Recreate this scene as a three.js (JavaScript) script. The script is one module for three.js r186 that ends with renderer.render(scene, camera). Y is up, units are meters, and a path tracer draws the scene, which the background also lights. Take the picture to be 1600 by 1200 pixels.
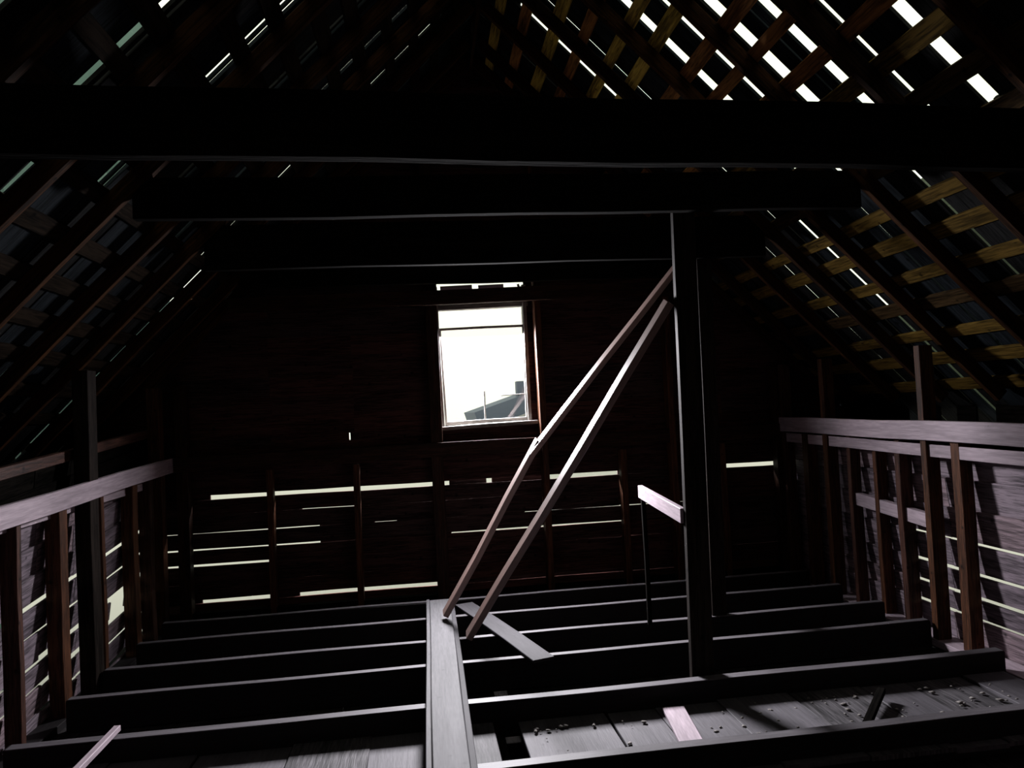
import * as THREE from 'three';
import { mergeGeometries } from 'three/addons/utils/BufferGeometryUtils.js';
import { RectAreaLightUniformsLib } from 'three/addons/lights/RectAreaLightUniformsLib.js';

// ---------------------------------------------------------------- camera, sky, light, exposure
const scene = new THREE.Scene();
const camera = new THREE.PerspectiveCamera(2 * Math.atan(600 / 1150) * 180 / Math.PI, 4 / 3, 0.05, 400);
camera.rotation.order = 'YXZ';
camera.position.set(0, 1.6, 0);
camera.rotation.set(0.034, -0.12, -0.05);
scene.add(camera);

const SKY = new THREE.Color().setRGB(1.2, 1.25, 1.02);          // bright overcast, even all round
scene.background = SKY;

RectAreaLightUniformsLib.init();
const daylight = new THREE.RectAreaLight(new THREE.Color().setRGB(0.97, 0.95, 1.0), 375, 0.78, 1.0);
daylight.name = 'window_daylight';                               // daylight through the gable window, the size of its opening
daylight.position.set(0.575, 2.1, -7.35);
daylight.lookAt(0.575, 2.1 - 2.14, -6.35);                     // tilted: the sky sends its light downwards
scene.add(daylight);

const renderer = new THREE.WebGLRenderer({ antialias: true });
renderer.toneMapping = THREE.LinearToneMapping;
renderer.toneMappingExposure = 1.0;
renderer.shadowMap.enabled = true;

// ---------------------------------------------------------------- helpers
let seed = 20231;
const rnd = () => { seed = (seed + 0x6d2b79f5) | 0; let t = Math.imul(seed ^ (seed >>> 15), 1 | seed); t = (t + Math.imul(t ^ (t >>> 7), 61 | t)) ^ t; return ((t ^ (t >>> 14)) >>> 0) / 4294967296; };
const rr = (a, b) => a + (b - a) * rnd();
const V = (x, y, z) => new THREE.Vector3(x, y, z);

// wood grain: streaks along u (2 m), across v (0.5 m)
function woodTexture(dark, knots, soft = 1) {
  const W = 1024, H = 256, d = new Uint8Array(W * H * 4);
  const lat = (n) => { const a = new Float32Array(n); for (let i = 0; i < n; i++) a[i] = rnd(); return a; };
  const layer = (nx, ny) => { const a = lat(nx * ny); return (u, v) => { const x = u * nx, y = v * ny, i = Math.floor(x), j = Math.floor(y), f = x - i, g = y - j, sf = f * f * (3 - 2 * f), sg = g * g * (3 - 2 * g); const A = a[(j % ny) * nx + (i % nx)], B = a[(j % ny) * nx + ((i + 1) % nx)], C = a[((j + 1) % ny) * nx + (i % nx)], D = a[((j + 1) % ny) * nx + ((i + 1) % nx)]; return (A + (B - A) * sf) * (1 - sg) + (C + (D - C) * sf) * sg; }; };
  const l1 = layer(6, 10), l2 = layer(12, 48), l3 = layer(40, 128), l4 = layer(5, 4), sp = layer(256, 96);
  const kn = []; for (let i = 0; i < knots; i++) kn.push([rnd(), rnd(), rr(0.008, 0.016)]);
  for (let j = 0; j < H; j++) for (let i = 0; i < W; i++) {
    const u = i / W, v = j / H;
    let t = 0.62 + 0.22 * (l1(u, v) - 0.5) + 0.3 * (l2(u, v) - 0.5) + 0.28 * (l3(u, v) - 0.5) + 0.25 * (l4(u, v) - 0.5);
    if (sp(u, v) > 0.93) t -= 0.15;
    for (const [a, b, r] of kn) { const q = Math.hypot((u - a) * 2, (v - b) * 0.5) / r; if (q < 1.6) t -= 0.35 * Math.exp(-q * q * 1.5); }
    t = 0.62 + (t - 0.62) * soft;
    t = Math.max(0.08, Math.min(1, t * dark));
    const o = (j * W + i) * 4; d[o] = 255 * t; d[o + 1] = 255 * t; d[o + 2] = 255 * t; d[o + 3] = 255;
  }
  const x = new THREE.DataTexture(d, W, H); x.wrapS = x.wrapT = THREE.RepeatWrapping; x.magFilter = THREE.LinearFilter; x.minFilter = THREE.LinearMipmapLinearFilter; x.generateMipmaps = true; x.colorSpace = THREE.SRGBColorSpace; x.repeat.set(0.5, 2); x.needsUpdate = true;
  return x;
}
const GRAIN = woodTexture(1.35, 9), GRAIN_B = woodTexture(1.2, 4);
const PALE = woodTexture(1.35, 5, 0.3);
const wood = (r, g, b, rough = 0.6, t = GRAIN, spec = 0.5, bump = 0.001) => new THREE.MeshPhysicalMaterial({ color: new THREE.Color().setRGB(r, g, b), map: t, bumpMap: t, bumpScale: bump, roughness: rough, specularIntensity: spec });
const M = {
  joist: wood(0.02, 0.017, 0.018, 0.7, PALE, 0.3, 0.0006), litTop: wood(0.13, 0.118, 0.13, 0.6, PALE, 0.4, 0.0006), tie: wood(0.007, 0.006, 0.005, 1, GRAIN, 0.04), plank: wood(0.115, 0.111, 0.118, 0.72, PALE, 0.35, 0.0004), plankDark: wood(0.045, 0.042, 0.047, 0.75, PALE, 0.3, 0.0006),
  brace: wood(0.3, 0.19, 0.165, 0.42, PALE, 1.6, 0.0004), post: wood(0.085, 0.032, 0.014, 0.6, GRAIN, 0.3), postDark: wood(0.022, 0.016, 0.013, 0.7, GRAIN, 0.12), rail: wood(0.56, 0.45, 0.51, 0.6, PALE),
  rafter: wood(0.055, 0.022, 0.008, 0.8, GRAIN, 0.1), rafterB: wood(0.04, 0.018, 0.009, 0.8, GRAIN, 0.1), lath: wood(0.46, 0.31, 0.06, 0.8, GRAIN, 0.1), lathB: wood(0.34, 0.21, 0.05, 0.8, GRAIN, 0.1), lathC: wood(0.3, 0.13, 0.04, 0.8, GRAIN, 0.1),
  lathDark: wood(0.018, 0.012, 0.008, 0.9, GRAIN, 0.05), lathShaded: wood(0.14, 0.085, 0.018, 0.85, GRAIN, 0.1), lathShadedB: wood(0.06, 0.035, 0.014, 0.85, GRAIN, 0.1), deck: wood(0.017, 0.017, 0.017, 0.9, GRAIN, 0.08), deckB: wood(0.016, 0.02, 0.024, 0.9, GRAIN, 0.08), siding: wood(0.3, 0.24, 0.28, 0.65), sidingB: wood(0.34, 0.25, 0.28, 0.65), sidingC: wood(0.25, 0.2, 0.235, 0.65),
  gable: wood(0.07, 0.034, 0.03, 0.8, GRAIN, 0.2), gableB: wood(0.06, 0.036, 0.034, 0.8, GRAIN, 0.2), gableC: wood(0.085, 0.036, 0.03, 0.8, GRAIN, 0.2), stud: wood(0.1, 0.038, 0.018, 0.6, GRAIN, 0.3), gablePost: wood(0.04, 0.016, 0.009, 0.6, GRAIN, 0.3), studB: wood(0.08, 0.034, 0.024, 0.6, GRAIN, 0.3), floor: wood(0.04, 0.037, 0.038, 0.95, GRAIN, 0.1), floorB: wood(0.03, 0.029, 0.029, 0.95, GRAIN, 0.1),
  dusty: wood(0.12, 0.11, 0.124, 0.7, PALE, 0.6, 0.002), dustyB: wood(0.13, 0.12, 0.13, 0.72, GRAIN_B, 0.5, 0.002),
  sash: wood(0.3, 0.28, 0.26, 0.6),
  glass: new THREE.MeshPhysicalMaterial({ color: 0xffffff, transmission: 1, thickness: 0, roughness: 0.02, ior: 1.5 }),
};
// a board of length L along x, h along y, w along z, with chamfered edges and slightly uneven faces
function boardGeo(L, h, w, { n = 0, cham = 0.003, wob = 0.0015, bow = 0, taper = 1 } = {}) {
  n = n || Math.max(1, Math.min(10, Math.round(L / 0.5)));
  const c = Math.min(cham, h * 0.3, w * 0.3), y = h / 2, z = w / 2;
  const ring = [[-y, -z + c], [-y, z - c], [-y + c, z], [y - c, z], [y, z - c], [y, -z + c], [y - c, -z], [-y + c, -z]];
  const per = []; let s = 0; for (let i = 0; i < 9; i++) { per.push(s); const a = ring[i % 8], b = ring[(i + 1) % 8]; s += Math.hypot(a[0] - b[0], a[1] - b[1]); }
  const pos = [], uv = [], idx = [], u0 = rnd() * 2, v0 = rnd() * 0.5, ph = rnd() * 6, ph2 = rnd() * 6;
  const at = (i) => { const t = i / n, k = 1 + (taper - 1) * t; const b = bow * 4 * t * (1 - t); const dy = wob * Math.sin(ph + t * 7 * Math.max(1, L / 2)), dz = wob * Math.sin(ph2 + t * 5 * Math.max(1, L / 2)); return ring.map(([a, q]) => [t * L, a * k + dy, q * k + dz + b]); };
  const rings = []; for (let i = 0; i <= n; i++) rings.push(at(i));
  for (let f = 0; f < 8; f++) for (let i = 0; i < n; i++) {
    const A = rings[i][f], B = rings[i + 1][f], C = rings[i + 1][(f + 1) % 8], D = rings[i][(f + 1) % 8], o = pos.length / 3;
    for (const p of [A, B, C, D]) pos.push(...p);
    uv.push(u0 + A[0], v0 + per[f], u0 + B[0], v0 + per[f], u0 + C[0], v0 + per[f + 1], u0 + D[0], v0 + per[f + 1]);
    idx.push(o, o + 1, o + 2, o, o + 2, o + 3);
  }
  for (const e of [0, n]) { const o = pos.length / 3; for (const p of rings[e]) { pos.push(...p); uv.push(u0 + p[1], v0 + p[2]); } for (let i = 1; i < 7; i++) e ? idx.push(o, o + i + 1, o + i) : idx.push(o, o + i, o + i + 1); }
  const g = new THREE.BufferGeometry();
  g.setAttribute('position', new THREE.Float32BufferAttribute(pos, 3)); g.setAttribute('uv', new THREE.Float32BufferAttribute(uv, 2)); g.setIndex(idx);
  for (let k = 0; k < idx.length; k += 3) { const q = idx[k + 1]; idx[k + 1] = idx[k + 2]; idx[k + 2] = q; } g.setIndex(idx);
  g.computeVertexNormals();
  return g;
}
const used = {};
const numbered = (n) => { const k = used[n] = (used[n] ?? -1) + 1; return k ? n + '_' + String(k).padStart(3, '0') : n; };
const tag = (o, label, category, group) => { o.userData = { label, category, ...(group ? { group } : {}) }; return o; };
function shadows(o) { o.castShadow = o.receiveShadow = true; return o; }
// a stick from a to b (centre line), h across towards `up`, w across the other way
function stick(parent, name, a, b, h, w, mat, opt = {}) {
  const L = a.distanceTo(b), m = new THREE.Mesh(boardGeo(L, h, w, opt), mat);
  const X = b.clone().sub(a).normalize(), up = opt.up ?? V(0, 1, 0), Z = X.clone().cross(up).normalize(), Y = Z.clone().cross(X).normalize();
  m.quaternion.setFromRotationMatrix(new THREE.Matrix4().makeBasis(X, Y, Z));
  m.position.copy(a); if (parent !== scene) m.position.sub(parent.position);
  m.name = parent === scene ? numbered(name) : name; parent.add(m);
  return shadows(m);
}
function thing(name, pos, label, category, group) { const o = new THREE.Group(); o.name = numbered(name); o.position.copy(pos); scene.add(o); return tag(o, label, category, group); }
function setting(name, pos = V(0, 0, 0)) { const o = new THREE.Group(); o.name = name; o.position.copy(pos); o.userData = { kind: 'structure' }; scene.add(o); return o; }
const pick = (...a) => a[Math.floor(rnd() * a.length)];

// ---------------------------------------------------------------- dimensions (joist tops at y = 0, the far gable at z = -6.88)
const FAR = 6.88, BACK = -0.8, XL = -2.25, XR = 3.45;
const FRAME = [-0.35, 0.27, 0.9, 1.54, 2.17, 2.8, 3.43, 4.04, 4.68, 5.25, 5.84, 6.43, 6.8];
const S2 = Math.SQRT1_2;
const roofR = (x, off, d) => V(x + off * S2, 5.4 - x + off * S2, -d);    // point on the right slope, off above the rafters' under edge
const roofL = (x, off, d) => V(x - off * S2, 4.25 + x + off * S2, -d);
const NR = V(S2, S2, 0), NL = V(-S2, S2, 0);

// ---------------------------------------------------------------- roof: rafters, laths, roofing boards with open slots
function roof(side) {
  const right = side === 'right', P = right ? roofR : roofL, N = right ? NR : NL, g = setting('roof_' + side);
  const RX = 0.575, eave = right ? 3.98 : -2.9;
  for (const d of FRAME) stick(g, 'rafter', P(RX, 0.075, d), P(right ? 3.93 : -2.85, 0.075, d), 0.09, 0.045, pick(M.rafter, M.rafterB), { up: N, wob: 0.004 });
  const n = right ? 19 : 18;
  for (let k = 0; k < n; k++) {
    const x = right ? 0.66 + 0.178 * k : 0.5 - 0.185 * k;
    const w = rr(0.085, 0.11), y = rr(-0.01, 0.01), mat = right ? (k > 8 ? pick(M.lathShaded, M.lathShaded, M.lathShadedB) : pick(M.lath, M.lath, M.lathB, M.lathC)) : M.lathDark, cut = pick(2.8, 3.43, 4.04, 4.68, 5.25);  // low right laths coloured darker, for the weaker light down there
    const a = P(x + y, 0.1325, BACK), m1 = P(x + y, 0.1325, cut), m2 = P(x + y + rr(-0.008, 0.008), 0.1325, cut + 0.004), b = P(x + y + rr(-0.012, 0.012), 0.1325, 7.15);
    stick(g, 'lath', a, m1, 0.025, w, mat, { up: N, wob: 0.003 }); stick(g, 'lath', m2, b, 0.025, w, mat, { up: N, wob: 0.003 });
  }
  // slots: [distance, width]; boards fill the rest
  const upper = right
    ? [[2.55, 0.03], [3.03, 0.1], [3.34, 0.05], [3.62, 0.075], [3.735, 0.024], [3.92, 0.1], [4.21, 0.075], [4.5, 0.095], [4.815, 0.055], [5.17, 0.03], [5.5, 0.06], [6.1, 0.03]]
    : [[2.62, 0.05], [3.225, 0.055], [3.3, 0.035], [3.9, 0.04], [3.965, 0.055], [4.485, 0.045], [4.55, 0.03], [5.075, 0.065], [5.66, 0.045], [6.2, 0.03]];
  const lower = right ? [[3.05, 0.05], [3.75, 0.035], [4.33, 0.04], [4.95, 0.045], [5.1, 0.03], [5.6, 0.03]] : [[3.4, 0.07], [4.09, 0.08], [4.73, 0.08], [5.32, 0.08], [5.885, 0.07], [6.46, 0.05]];
  const courses = right ? [[RX - 0.13, 2.62, upper], [2.58, 4.2, lower]] : [[RX + 0.13, -1.55, upper], [-1.51, -3.14, lower]];
  for (const [x0, x1, slots] of courses) {
    let d = BACK, i = 0;
    const lift = x0 === courses[0][0] ? 0.158 : 0.157;
    const fill = (to) => { while (to - d > 1e-4) { let e = d + rr(0.13, 0.24); if (to - e < 0.08) e = to; const off = lift + (i++ % 2 ? 0.006 : 0) + (x0 === courses[0][0] ? 0 : -0.0); stick(g, 'roof_board', P(x0, off, (d + e) / 2), P(x1, off, (d + e) / 2), 0.02, e - d + (e < to ? 0.006 : 0), pick(M.deck, M.deckB), { up: N, wob: 0.001, cham: 0.0015 }); d = e; } };
    for (const [c0, w] of slots) { const c = c0 + 0.055; fill(c - w / 2); d = c + w / 2; }
    fill(7.15);
  }
  stick(g, 'ridge_cap', P(RX, 0.19, BACK).add(V(right ? 0.08 : -0.08, -0.08, 0)), P(RX, 0.19, 7.2).add(V(right ? 0.08 : -0.08, -0.08, 0)), 0.02, 0.3, M.deck, { up: N });
  return g;
}
roof('right'); roof('left');
{ const g = setting('trim_1'); stick(g, 'ridge_board', V(0.575, 4.87, -BACK), V(0.575, 4.87, -6.85), 0.16, 0.03, M.rafterB); }

// ---------------------------------------------------------------- floor: ceiling boards under the joists
{
  const g = setting('floor');
  let x = -2.62;
  while (x < 3.85) {
    let w = rr(0.2, 0.3); if (x < 0.3 && x + w > 0.3) w = 0.36 - x; let x1 = Math.min(x + w, 3.9);
    const cut = rr(3.5, 5.5), mat = pick(M.floor, M.floorB, M.floor), hole = x > 0.34 && x < 0.4;
    const c = (x + x1) / 2, y = -0.212 + rr(-0.003, 0.003);
    if (hole) { x = x1 = 0.45; stick(g, 'floor_board', V(0.4, -0.25, -BACK), V(0.4, -0.25, -FAR - 0.05), 0.02, 0.2, M.tie); continue; }
    stick(g, 'floor_board', V(c, y, -BACK), V(c, y, -cut), 0.02, x1 - x - 0.001, mat, { cham: 0.002 });
    stick(g, 'floor_board', V(c + rr(-0.003, 0.003), y + 0.002, -cut - 0.003), V(c, y, -FAR - 0.05), 0.02, x1 - x - 0.001, pick(mat, M.floor), { cham: 0.002 });
    x = x1;
  }
}

{
  const g = scene.getObjectByName('floor'); let x = -2.15;
  while (x < 3.3) {
    let w = rr(0.26, 0.5); if (x < 0.3 && x + w > 0.2) w = 0.3 - x; const x1 = Math.min(x + w, 3.36), y = -0.128 + rr(-0.006, 0.006);
    stick(g, 'floor_board', V((x + x1) / 2, y, -3.3), V((x + x1) / 2 + rr(-0.008, 0.008), y + rr(-0.006, 0.006), -4.09), 0.022, x1 - x - 0.004, pick(M.dusty, M.dusty, M.dustyB), { wob: 0.003 });
    x = x1; if (Math.abs(x - 0.3) < 0.02) x = 0.44;
  }
}

// ---------------------------------------------------------------- side walls
function sideWall(side) {
  const right = side === 'right', g = setting('wall_' + side), s = right ? 1 : -1, xi = right ? XR : XL, xs = right ? 3.585 : -2.4;
  const tilt = right ? 0 : 0.1;                                        // the left boards sag towards the near end
  const rows = right
    ? [-0.62, -0.385, -0.185, 0.055, 0.2, 0.355, 0.56, 0.77, 0.97, 1.17, 1.36]
    : [-0.85, -0.62, -0.43, -0.28, -0.14, 0.02, 0.17, 0.33, 0.5, 0.68, 0.85, 1.02, 1.2, 1.36, 1.5];
  const gaps = right ? [0, 0.013, 0.013, 0.014, 0.016, 0.016, 0.016, 0.002, 0, 0, 0] : [0, 0, 0, 0.024, 0.024, 0.006, 0.02, 0.028, 0.004, 0.026, 0, 0, 0, 0, 0];
  for (let i = 0; i + 1 < rows.length; i++) {
    let d = BACK; const cuts = right ? [pick(2.17, 4.75), 5.25, 7] : [pick(1.54, 2.17), pick(4.3, 4.85), 5.32, 7];
    for (const e of cuts) {
      const open = right ? (e <= 5.3 ? 1 : 0.12) : (e > 4.9 ? 1 : 0.1), lo = rows[i] + gaps[i] * open * 0.5, hi = rows[i + 1] - gaps[i + 1] * open * 0.5;
      const yc = (lo + hi) / 2, h = hi - lo + (gaps[i + 1] * open < 0.003 ? 0.012 : 0), k = (q) => yc + tilt * (q - 5.9) + rr(-0.003, 0.003);
      const lean = 0.012;                                              // lapped: the lower edge stands out
      const holed = !right && i === 6 && e === 7, a = holed ? 6.16 : d;
      if (!(holed && false)) stick(g, 'siding_board', V(xs, k(a), -a), V(xs, k(e), -e + 0.004), h, 0.018, rows[i] > 1.15 ? M.tie : pick(M.siding, M.sidingB, M.sidingC, M.siding), { up: V(-s * lean / h * 2, 1, 0), cham: 0.002, wob: 0.002 });
      if (holed) stick(g, 'siding_board', V(xs, k(d) , -d), V(xs, k(5.86), -5.86), h, 0.018, M.siding, { up: V(-s * lean / h * 2, 1, 0) });
      d = e;
    }
  }
  const stud = (d, y0, y1, w, dep, mat, x = xi, lean = 0) => stick(g, 'stud', V(x + s * dep / 2, y0, -d), V(x + s * dep / 2, y1, -d + lean), dep, w, mat, { up: V(s, 0, 0), wob: 0.003 });
  if (right) {
    for (const d of [0.3, 1.2, 2.1, 3.0]) stud(d, -0.14, 1.24, 0.05, 0.09, M.stud);
    stud(4.47, -0.14, 1.24, 0.08, 0.09, M.stud, 3.44); stud(5.09, -0.14, 1.25, 0.06, 0.1, M.studB, 3.45); stud(5.4, -0.14, 1.24, 0.05, 0.09, M.stud, 3.47);
    stud(5.72, -0.14, 1.24, 0.05, 0.09, M.studB, 3.45); stud(6.38, -0.14, 1.24, 0.09, 0.1, M.stud, 3.43); stud(6.78, -0.14, 1.9, 0.1, 0.1, M.studB, 3.42);
    stick(g, 'sill_plate', V(3.49, -0.15, -BACK), V(3.49, -0.15, -6.86), 0.05, 0.16, M.rail);
    stick(g, 'top_plate', V(3.445, 1.12, -1), V(3.445, 1.2, -6.8), 0.085, 0.012, M.rail);
    stick(g, 'blocking', V(3.5, 0.665, -4.78), V(3.5, 0.725, -5.7), 0.1, 0.05, M.rail);
    stick(g, 'eave_board', V(3.6, 1.33, -BACK), V(3.6, 1.335, -6.86), 0.05, 0.05, M.tie);
    stick(g, 'added_soffit_board', V(3.89, 1.31, -BACK), V(3.89, 1.315, -7.1), 0.02, 0.6, M.tie);  // soffit added to block light coming up from the ground
    for (const [a, b] of [[-0.8, 3.75], [4.3, 4.95], [5.15, 5.35], [5.55, 5.75], [5.95, 7.1]]) stick(g, 'added_fascia_board', V(4.17, 1.4, -a), V(4.17, 1.4, -b), 0.17, 0.02, M.tie);  // pieces added so the eave slit shows light only in places
  } else {
    for (const d of [0.3, 1.2, 2.1, 3.0, 3.8, 4.42]) stud(d, -0.16, 1.15, 0.05, 0.09, M.studB, -2.27);
    stud(4.93, -0.2, 1.16, 0.1, 0.09, M.stud, -2.27); stud(5.26, -0.2, 2.0, 0.13, 0.1, M.postDark, -2.22); stud(5.5, -0.2, 1.2, 0.05, 0.09, M.stud, -2.27);
    stud(6.08, -0.2, 1.22, 0.1, 0.09, M.stud, -2.27); stud(6.42, -0.2, 1.2, 0.09, 0.09, M.studB, -2.27); stud(6.62, -0.2, 1.93, 0.1, 0.1, M.post, -2.24); 
    stick(g, 'sill_plate', V(-2.32, -0.18, -BACK), V(-2.32, -0.18, -6.86), 0.05, 0.13, M.joist);
    stick(g, 'eave_board', V(-2.365, 1.0, -BACK), V(-2.365, 1.56, -6.86), 0.07, 0.05, M.studB);
    stick(g, 'added_soffit_board', V(-2.82, 1.255, -BACK), V(-2.82, 1.3, -7.1), 0.02, 0.62, M.tie);  // added on this side too, shuts out light under the eave
    for (const [a, b] of [[-0.8, 4.3], [4.42, 4.9], [5.0, 5.4], [5.48, 6.0], [6.12, 6.3], [6.36, 7.1]]) stick(g, 'added_fascia_board', V(-3.1, 1.4, -a), V(-3.1, 1.4, -b), 0.24, 0.02, M.tie);  // added pieces, leaving only short slits of light
    stick(g, 'blocking', V(-2.34, 1.02, -BACK), V(-2.34, 1.12, -6.86), 0.06, 0.04, M.rail);
  }
}
sideWall('right'); sideWall('left');

// ---------------------------------------------------------------- far gable wall with its window opening
const WIN = { x0: 0.165, x1: 0.99, y0: 1.46, y1: 2.775 };
{
  const g = setting('wall_far'), z = -FAR - 0.06;
  const roofY = (x) => (x > 0.575 ? 5.4 - x : 4.25 + x) + 0.2;
  // where a gap stays shut: [row, from x, to x]
  const shut = { 2: [[-2.5, -2.05], [-1.44, -1.2], [0.1, 3.6]], 3: [[-2.5, -0.75], [1.7, 3.6]], 4: [[-1.4, 3.6]], 5: [[-1.0, 0.2], [1.9, 3.6]], 6: [[-1.0, -0.5], [-0.3, 0.9], [2.5, 3.6]], 7: [[-2.5, -1.15], [-0.62, 3.6]], 8: [[-2.5, -1.95], [0.05, 0.1], [0.2, 0.55], [0.6, 1.14], [1.82, 2.82]], 9: [[-2.5, -0.63], [0.02, 0.46], [0.78, 3.6]] };
  // rows: [bottom, top, gap under it]; the low rows are loose
  const rows = [[-0.55, -0.2, 0], [-0.2, 0.0, 0], [0.0, 0.17, 0.035], [0.17, 0.33, 0.004], [0.33, 0.47, 0.018], [0.47, 0.62, 0.014], [0.62, 0.78, 0.008], [0.78, 0.92, 0.005], [0.92, 1.2, 0.04], [1.2, 1.38, 0.008], [1.38, 1.46, 0]];
  for (let y = 1.46; y < 5.0; ) { if (y > 2.7 && y < 2.8) { rows.push([y, 2.955, 0], [2.955, 3.14, 0.025]); shut[rows.length - 1] = [[-1.6, 0.28], [0.6, 2.6]]; y = 3.14; } const h = y < 2.7 ? 0.1785 : rr(0.17, 0.22); rows.push([y, y + h, 0]); y += h; }
  rows.forEach(([y0, y1, gap], i) => {
    const span = Math.max(0, 0), yTop = y1 + (gap ? 0 : 0);
    let xa = y0 > 1.15 ? -3.2 : -2.5, xb = y0 > 1.15 ? 4.28 : 3.68;
    if (y1 > 1.6) { xa = Math.max(xa, y1 - 4.25 - 0.36); xb = Math.min(xb, 5.4 - y1 + 0.36); }
    if (xb - xa < 0.05) return;
    const cuts = [xa, xb]; for (const c of [-1.39, -0.64, 1.82, 2.9]) if (c > xa + 0.2 && c < xb - 0.2 && rnd() < 0.5) cuts.push(c + rr(-0.01, 0.01));
    if (y0 === 1.38) cuts.push(-0.7, 0.07); if (y1 > WIN.y0 + 0.01 && y0 < WIN.y1 - 0.03) cuts.push(WIN.x0, WIN.x1);
    cuts.sort((a, b) => a - b);
    for (let k = 0; k + 1 < cuts.length; k++) {
      if (cuts[k] === WIN.x0) continue;
      const a = cuts[k] + (cuts[k] === -0.7 || cuts[k] === 0.07 ? 0.012 : 0), b = cuts[k + 1];
      const lo = y0 + gap, h = y1 - lo + (rows[i + 1] && rows[i + 1][2] ? 0 : 0.012);
      stick(g, 'siding_board', V(a, lo + h / 2, z + rr(-0.002, 0.002)), V(b, lo + h / 2 + rr(-0.003, 0.003), z + rr(-0.002, 0.002)), h, 0.02, pick(M.gable, M.gableB, M.gableC), { up: V(0, 1, -0.05), cham: 0.002, wob: 0.0025 });
    }
    if (gap) for (const [a, b] of shut[i] ?? []) if (b > a) stick(g, 'batten', V(Math.max(a, -2.45), y0 + gap / 2, z - 0.022), V(Math.min(b, 3.65), y0 + gap / 2 + 0.001, z - 0.022), gap + 0.06, 0.018, pick(M.gableB, M.gable), { cham: 0.002, wob: 0.004 });
  });
  const stud = (x, y0, y1, w, dep, mat, top = x) => stick(g, 'stud', V(x, y0, -FAR + dep / 2 + 0.0), V(top, y1, -FAR + dep / 2), dep, w, mat, { up: V(0, 0, 1), wob: 0.003 });
  stud(-2.14, -0.2, 1.95, 0.1, 0.1, M.gablePost); stud(3.4, -0.2, 1.9, 0.08, 0.1, M.gablePost); stud(-1.4, -0.2, 1.17, 0.055, 0.09, M.stud); stud(-0.64, -0.2, 1.17, 0.055, 0.09, M.stud);
  stud(0.1, -0.2, 4.4, 0.11, 0.1, M.gablePost); stud(1.09, -0.2, 4.6, 0.06, 0.14, M.post); stud(1.84, -0.2, 1.17, 0.06, 0.1, M.stud); stud(2.33, -0.2, 2.9, 0.06, 0.12, M.stud); stud(2.82, -0.2, 1.17, 0.06, 0.09, M.stud);
  stick(g, 'girt', V(-2.2, 1.255, -6.79), V(3.42, 1.27, -6.79), 0.13, 0.05, M.gablePost, { wob: 0.004 });
  stick(g, 'girt', V(-1.66, 2.63, -6.68), V(2.6, 2.665, -6.68), 0.13, 0.06, M.gablePost, { wob: 0.004 });
  stick(g, 'girt', V(-1.45, 2.85, -6.66), V(2.5, 2.87, -6.66), 0.13, 0.06, M.tie, { wob: 0.004 });
  stick(g, 'sill_plate', V(-2.2, -0.1, -6.83), V(3.42, -0.1, -6.83), 0.1, 0.08, M.tie);
}
// window: worn sash in the opening
{
  const g = setting('window_1', V(0.575, WIN.y0, -FAR - 0.05)), zf = -FAR - 0.06;
  const jamb = (x, x2, w) => stick(g, 'jamb', V(x, WIN.y0, zf), V(x2, WIN.y1, zf), 0.12, w, M.sash, { up: V(0, 0, 1) });
  jamb(0.165, 0.15, 0.035); jamb(0.985, 0.985, 0.035);
  stick(g, 'window_sill', V(0.1, 1.45, zf + 0.03), V(1.05, 1.47, zf + 0.03), 0.035, 0.17, M.sash);
  stick(g, 'lintel', V(0.13, 2.6, zf), V(1.02, 2.62, zf), 0.09, 0.09, M.sash);
  const sash = new THREE.Group(); sash.name = 'sash'; sash.position.set(0, 0, 0); g.add(sash);
  const bar = (n, a, b, h, w) => { const m = stick(g, n, a, b, h, w, M.sash, { cham: 0.002 }); g.remove(m); sash.add(m); };
  const zs = zf + 0.02;
  bar('stile', V(0.198, 1.475, zs), V(0.178, 2.385, zs), 0.02, 0.03); bar('stile', V(0.962, 1.48, zs), V(0.968, 2.39, zs), 0.02, 0.03);
  bar('top_rail', V(0.16, 2.378, zs), V(0.985, 2.388, zs), 0.022, 0.03); bar('bottom_rail', V(0.19, 1.492, zs), V(0.97, 1.505, zs), 0.035, 0.03);
  bar('muntin', V(0.565, 1.5, zs), V(0.567, 1.78, zs), 0.012, 0.02); bar('muntin', V(0.72, 1.735, zs), V(0.965, 1.74, zs), 0.01, 0.02);
  { const p = new THREE.Mesh(new THREE.BoxGeometry(0.775, 0.875, 0.003), M.glass); p.name = 'pane'; p.position.set(0.575 - 0.575, 1.94 - WIN.y0, zs + FAR + 0.05); sash.add(shadows(p)); }
  // broken boards left in the strip over the sash
  for (const [a, b, y, h] of [[0.2, 0.5, 2.74, 0.1], [0.56, 0.8, 2.735, 0.11], [0.945, 0.965, 2.73, 0.11]]) stick(g, 'broken_board', V(a, y, zf + 0.01), V(b, y + 0.006, zf + 0.01), h, 0.02, M.rail, { wob: 0.003 });
}
// wall behind the camera
{
  const g = setting('wall_near');
  for (let y = -0.55; y < 5; y += 0.3) { const xa = y > 1.4 ? Math.max(-2.5, y + 0.3 - 4.25 - 0.25) : -2.5, xb = y > 1.4 ? Math.min(3.68, 5.4 - y - 0.3 + 0.25) : 3.68; if (xb > xa) stick(g, 'siding_board', V(xa, y + 0.15, -BACK + 0.01), V(xb, y + 0.15, -BACK + 0.01), 0.31, 0.02, pick(M.gable, M.gableB), { wob: 0 }); }
}

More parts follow.
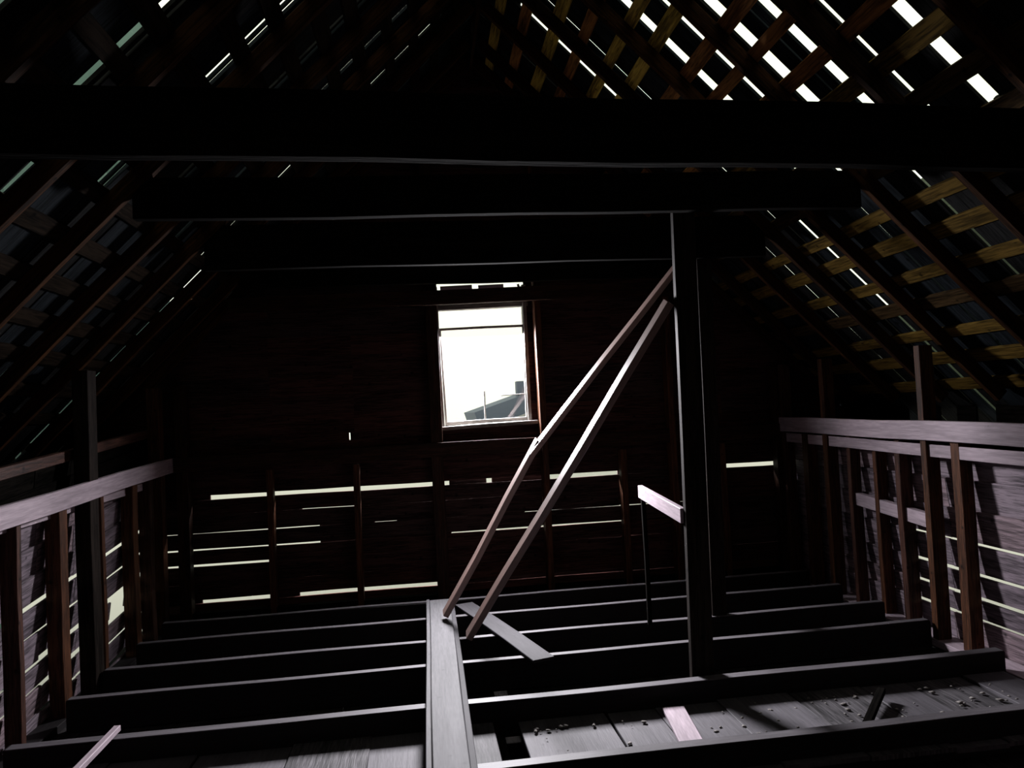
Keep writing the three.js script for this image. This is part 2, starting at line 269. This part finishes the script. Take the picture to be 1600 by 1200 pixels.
// ---------------------------------------------------------------- floor joists
const JOISTS = [[3.325, 'nearest the camera, along the front of the dusty floor boards'], [4.08, 'second from the camera, behind the dusty floor boards'], [4.74, 'third from the camera, under the near end of the loose board'], [5.25, 'fourth from the camera, under the foot of the second diagonal brace'], [5.82, 'fifth from the camera, under the foot of the first diagonal brace'], [6.35, 'farthest one, close along the gable wall']];
for (const [d, where] of JOISTS) {
  const w = d < 4.5 ? 0.07 : 0.055, t = thing('floor_joist', V(0.6, -0.2, -d - w / 2), 'rough floor joist ' + where, 'joist', 'floor joists');
  stick(t, 'timber', V(-2.2, -0.102, -d - w / 2), V(3.4, -0.102, -d - w / 2 - 0.03), 0.196, w, M.joist, { wob: 0.003, cham: 0.006 });
  stick(t, 'lit_top_layer', V(-2.19, -0.003, -d - w / 2), V(3.39, -0.003, -d - w / 2 - 0.03), 0.006, w - 0.004, M.litTop, { wob: 0.002, cham: 0.002, n: 24 });  // pale top layer: its colour stands in for light caught on the joist tops
}

// ---------------------------------------------------------------- tie beams across the roof
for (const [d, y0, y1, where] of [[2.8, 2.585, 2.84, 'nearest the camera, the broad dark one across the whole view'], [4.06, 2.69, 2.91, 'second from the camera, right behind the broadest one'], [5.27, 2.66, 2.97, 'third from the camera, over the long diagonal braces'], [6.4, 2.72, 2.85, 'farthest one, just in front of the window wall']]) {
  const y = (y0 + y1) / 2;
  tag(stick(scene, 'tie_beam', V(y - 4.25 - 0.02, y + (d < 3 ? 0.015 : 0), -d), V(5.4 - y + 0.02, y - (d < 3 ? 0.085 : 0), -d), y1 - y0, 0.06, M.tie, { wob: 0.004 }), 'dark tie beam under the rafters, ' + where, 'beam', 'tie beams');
}

// ---------------------------------------------------------------- plank walkway, loose boards
{
  const t = thing('plank_walkway', V(0.05, 0, -4.4), 'pale walkway plank laid lengthwise over the joists to the foot of the brace', 'plank');
  stick(t, 'main_board', V(0.045, 0.026, -2.5), V(0.055, 0.026, -6.25), 0.03, 0.165, M.plank, { cham: 0.004, wob: 0.002 });
  stick(t, 'edge_strip', V(-0.055, 0.022, -2.5), V(-0.042, 0.022, -6.3), 0.028, 0.026, M.plank, { cham: 0.003 });
  stick(t, 'side_board', V(0.145, 0.014, -2.5), V(0.155, 0.014, -6.2), 0.026, 0.032, M.plankDark, { cham: 0.003 });
}
tag(stick(scene, 'loose_board', V(0.68, 0.012, -4.66), V(0.25, 0.012, -6.15), 0.02, 0.15, M.plankDark, { cham: 0.003, wob: 0.004 }), 'short loose grey board lying aslant beside the walkway plank', 'board');
tag(stick(scene, 'loose_stick', V(-1.7, 0.02, -3.3), V(-1.68, 0.02, -4.17), 0.03, 0.035, M.rail, { wob: 0.004 }), 'thin stick lying across the joists by the left wall', 'stick');

// ---------------------------------------------------------------- diagonal braces
{
  const t = thing('diagonal_brace', V(0.08, 0.04, -5.68), 'long pale brace rising from the walkway plank, spliced halfway up', 'brace', 'diagonal braces');
  const A = V(0.09, 0.08, -5.64), K = V(0.79, 1.29, -5.4), K2 = V(0.76, 1.26, -5.38), T = V(1.9, 2.6, -5.2);
  stick(t, 'lower_board', A, K.clone().add(V(0.04, 0.07, 0)), 0.042, 0.1, M.brace, { up: V(-0.84, 0.53, 0.11), wob: 0.004 });
  stick(t, 'upper_board', K2.add(V(0, 0, 0.0)), T, 0.038, 0.1, M.brace, { up: V(-0.84, 0.53, 0.11), wob: 0.003 });
}
tag(stick(scene, 'diagonal_brace', V(0.235, 0.05, -5.15), V(1.5, 2.2, -4.3), 0.045, 0.09, M.brace, { up: V(-0.86, 0.46, 0.115), wob: 0.003 }), 'long straight pale brace leaning up to the tall dark post', 'brace', 'diagonal braces');
stickTag('leaning_stick', V(1.62, 1.1, -4.284), V(1.545, 2.03, -4.284), 0.03, 0.03, M.stud, 'thin reddish stick leaning beside the tall dark post', 'stick');
function stickTag(name, a, b, h, w, m, label, cat, group, opt) { return tag(stick(scene, name, a, b, h, w, m, opt), label, cat, group); }

// ---------------------------------------------------------------- posts
{
  stickTag('tall_post', V(1.55, -0.19, -4.24), V(1.6, 2.86, -4.24), 0.05, 0.135, M.postDark, 'tall dark post standing right of the diagonal braces', 'post', undefined, { up: V(0, 0, 1), wob: 0.002, cham: 0.004 });
  stickTag('short_post', V(2.1, -0.19, -5.32), V(2.14, 2.66, -5.32), 0.06, 0.11, M.postDark, 'dark post half hidden behind the tall post', 'post', undefined, { up: V(0, 0, 1) });
  stickTag('wall_post', V(3.47, -0.14, -4.75), V(3.47, 1.9, -4.75), 0.1, 0.06, M.post, 'reddish post at the right wall, rising past the rail to a rafter', 'post', undefined, { up: V(1, 0, 0) });
  stickTag('wall_post', V(3.47, -0.14, -6.02), V(3.47, 1.9, -6.02), 0.1, 0.07, M.post, 'dim post at the right wall, behind the reddish one', 'post', undefined, { up: V(1, 0, 0) });
}

// ---------------------------------------------------------------- rails along the side walls
stickTag('wall_rail', V(3.415, 1.285, -1.5), V(3.415, 1.325, -6.8), 0.135, 0.035, M.rail, 'grey rail nailed along the right side wall', 'rail', undefined, { wob: 0.004 });
stickTag('wall_rail', V(-2.225, 1.06, -1.5), V(-2.225, 1.26, -6.8), 0.125, 0.035, M.rail, 'grey rail nailed along the left side wall', 'rail', undefined, { wob: 0.004 });
{
  const t = thing('short_rail', V(1.5, 0, -4.27), 'short pale rail running back from the tall post', 'rail');
  stick(t, 'rail', V(1.5, 0.915, -4.27), V(1.52, 0.96, -5.2), 0.09, 0.035, M.rail, { wob: 0.003 }); stick(t, 'stake', V(1.545, 0, -5.22), V(1.545, 0.99, -5.22), 0.03, 0.03, M.tie, { up: V(0, 0, 1) });
}

// ---------------------------------------------------------------- scraps on the dusty floor
{
  const s = (a, b, h, w, m, label) => stickTag('wood_scrap', a, b, h, w, m, label, 'scrap');
  s(V(1.22, -0.094, -3.42), V(1.29, -0.094, -4.0), 0.02, 0.12, M.rail, 'pale scrap of board lying flat on the dusty floor');
  s(V(2.1, -0.085, -3.5), V(2.46, -0.07, -3.9), 0.03, 0.04, M.tie, 'dark crooked stick lying on the dusty floor by the right wall');
  const bits = [];
  for (let i = 0; i < 160; i++) { const bx = rr(0.5, 3.2); if (bx > 1.1 && bx < 1.4) continue; const g = new THREE.TetrahedronGeometry(rr(0.004, 0.016), 1); g.scale(rr(0.6, 1.6), 0.5, rr(0.6, 1.6)); g.rotateY(rr(0, 6)); g.translate(bx, -0.112, -rr(3.42, 4.0)); bits.push(g); }
  const m = shadows(new THREE.Mesh(mergeGeometries(bits), wood(0.4, 0.37, 0.35, 0.9))); m.name = 'floor_debris'; m.userData = { kind: 'stuff', label: 'small crumbs of debris strewn on the dusty floor boards', category: 'debris' }; scene.add(m);
}

// ---------------------------------------------------------------- outside: ground, added trees, a house across the way
{
  const g = new THREE.Mesh(new THREE.CylinderGeometry(180, 180, 0.5, 48), new THREE.MeshStandardMaterial({ color: new THREE.Color().setRGB(0.56, 0.54, 0.53), roughness: 1 }));
  g.name = 'ground'; g.position.set(0, -3.85, 0); g.userData = { kind: 'structure' }; scene.add(shadows(g));
}
function crown(rx, ry, lumps, mat) {
  const g = new THREE.IcosahedronGeometry(1, 12), p = g.attributes.position, L = [];
  for (let i = 0; i < lumps; i++) { const v = V(rr(-1, 1), rr(-1, 1), rr(-1, 1)).normalize(); L.push([v, rr(0.1, 0.3), rr(4, 14)]); }
  const v = V(0, 0, 0);
  for (let i = 0; i < p.count; i++) { v.fromBufferAttribute(p, i).normalize(); let r = 0.75; for (const [q, a, k] of L) r += a * Math.exp(k * (v.dot(q) - 1)); r += 0.06 * Math.sin(23 * v.x + 7 * v.y) * Math.sin(19 * v.z + 11 * v.y); p.setXYZ(i, v.x * r * rx, v.y * r * ry, v.z * r * rx); }
  g.computeVertexNormals(); return shadows(new THREE.Mesh(g, mat));
}
const LEAF_L = new THREE.MeshStandardMaterial({ color: new THREE.Color().setRGB(0.09, 0.15, 0.135), roughness: 1 }), LEAF_R = new THREE.MeshStandardMaterial({ color: new THREE.Color().setRGB(0.06, 0.075, 0.05), roughness: 1 }), BARK = null;
const G0 = -3.6;
function added_treeline(spots, mat, label) {  // trees added to dim the sky seen through the roof slots
  const gs = [];
  for (const [x, z, h, r] of spots) { const t = new THREE.CylinderGeometry(0.14, 0.28, h * 0.5, 10, 4); t.translate(x, h * 0.25 + G0, z); const c = crown(r, h * 0.27, 40, mat).geometry; c.translate(x, h * 0.62 + G0, z); gs.push(t.toNonIndexed(), c.index ? c.toNonIndexed() : c); }
  const m = shadows(new THREE.Mesh(mergeGeometries(gs), mat)); m.name = numbered('added_treeline'); m.userData = { kind: 'stuff', label, category: 'trees' }; scene.add(m);
}
added_treeline([[-9, -6, 14, 3.4], [-9.5, -11, 14, 3.4], [-9, -16.5, 14, 3.4], [-8.5, -1.5, 14, 3.2]], LEAF_L, 'dark trees added to dim the left roof slots');
added_treeline([[11, -6.5, 12.5, 3.2], [12, -12, 10, 3.2], [9, -2, 15, 3.2]], LEAF_R, 'dull green trees added to dim the low right roof slots');
{
  const t = thing('house', V(5.5, G0, -28), 'house with dark roof and chimney seen through the window', 'house');
  const white = new THREE.MeshStandardMaterial({ color: new THREE.Color().setRGB(0.85, 0.85, 0.83), roughness: 0.9 }), slate = new THREE.MeshStandardMaterial({ color: new THREE.Color().setRGB(0.06, 0.09, 0.135), roughness: 0.8 });
  const sh = new THREE.Shape([[-3.15, 0], [3.15, 0], [3.15, 4.9], [0, 5.85], [-3.15, 4.9]].map(([x, y]) => new THREE.Vector2(x, y)));
  const w = shadows(new THREE.Mesh(new THREE.ExtrudeGeometry(sh, { depth: 6, bevelEnabled: false }), white)); w.name = 'wall'; w.position.z = -3; t.add(w);
  for (const s of [-1, 1]) { const m = stick(t, 'roof_slope', V(5.5, G0 + 6.0, -28), V(5.5 + s * 3.75, G0 + 4.85, -28), 0.62, 6.6, slate, { wob: 0 }); }
  const c = shadows(new THREE.Mesh(new THREE.BoxGeometry(0.5, 1.1, 0.5), slate)); c.name = 'chimney'; c.position.set(-2.05, 5.6, 2.6); t.add(c);
}

renderer.render(scene, camera);
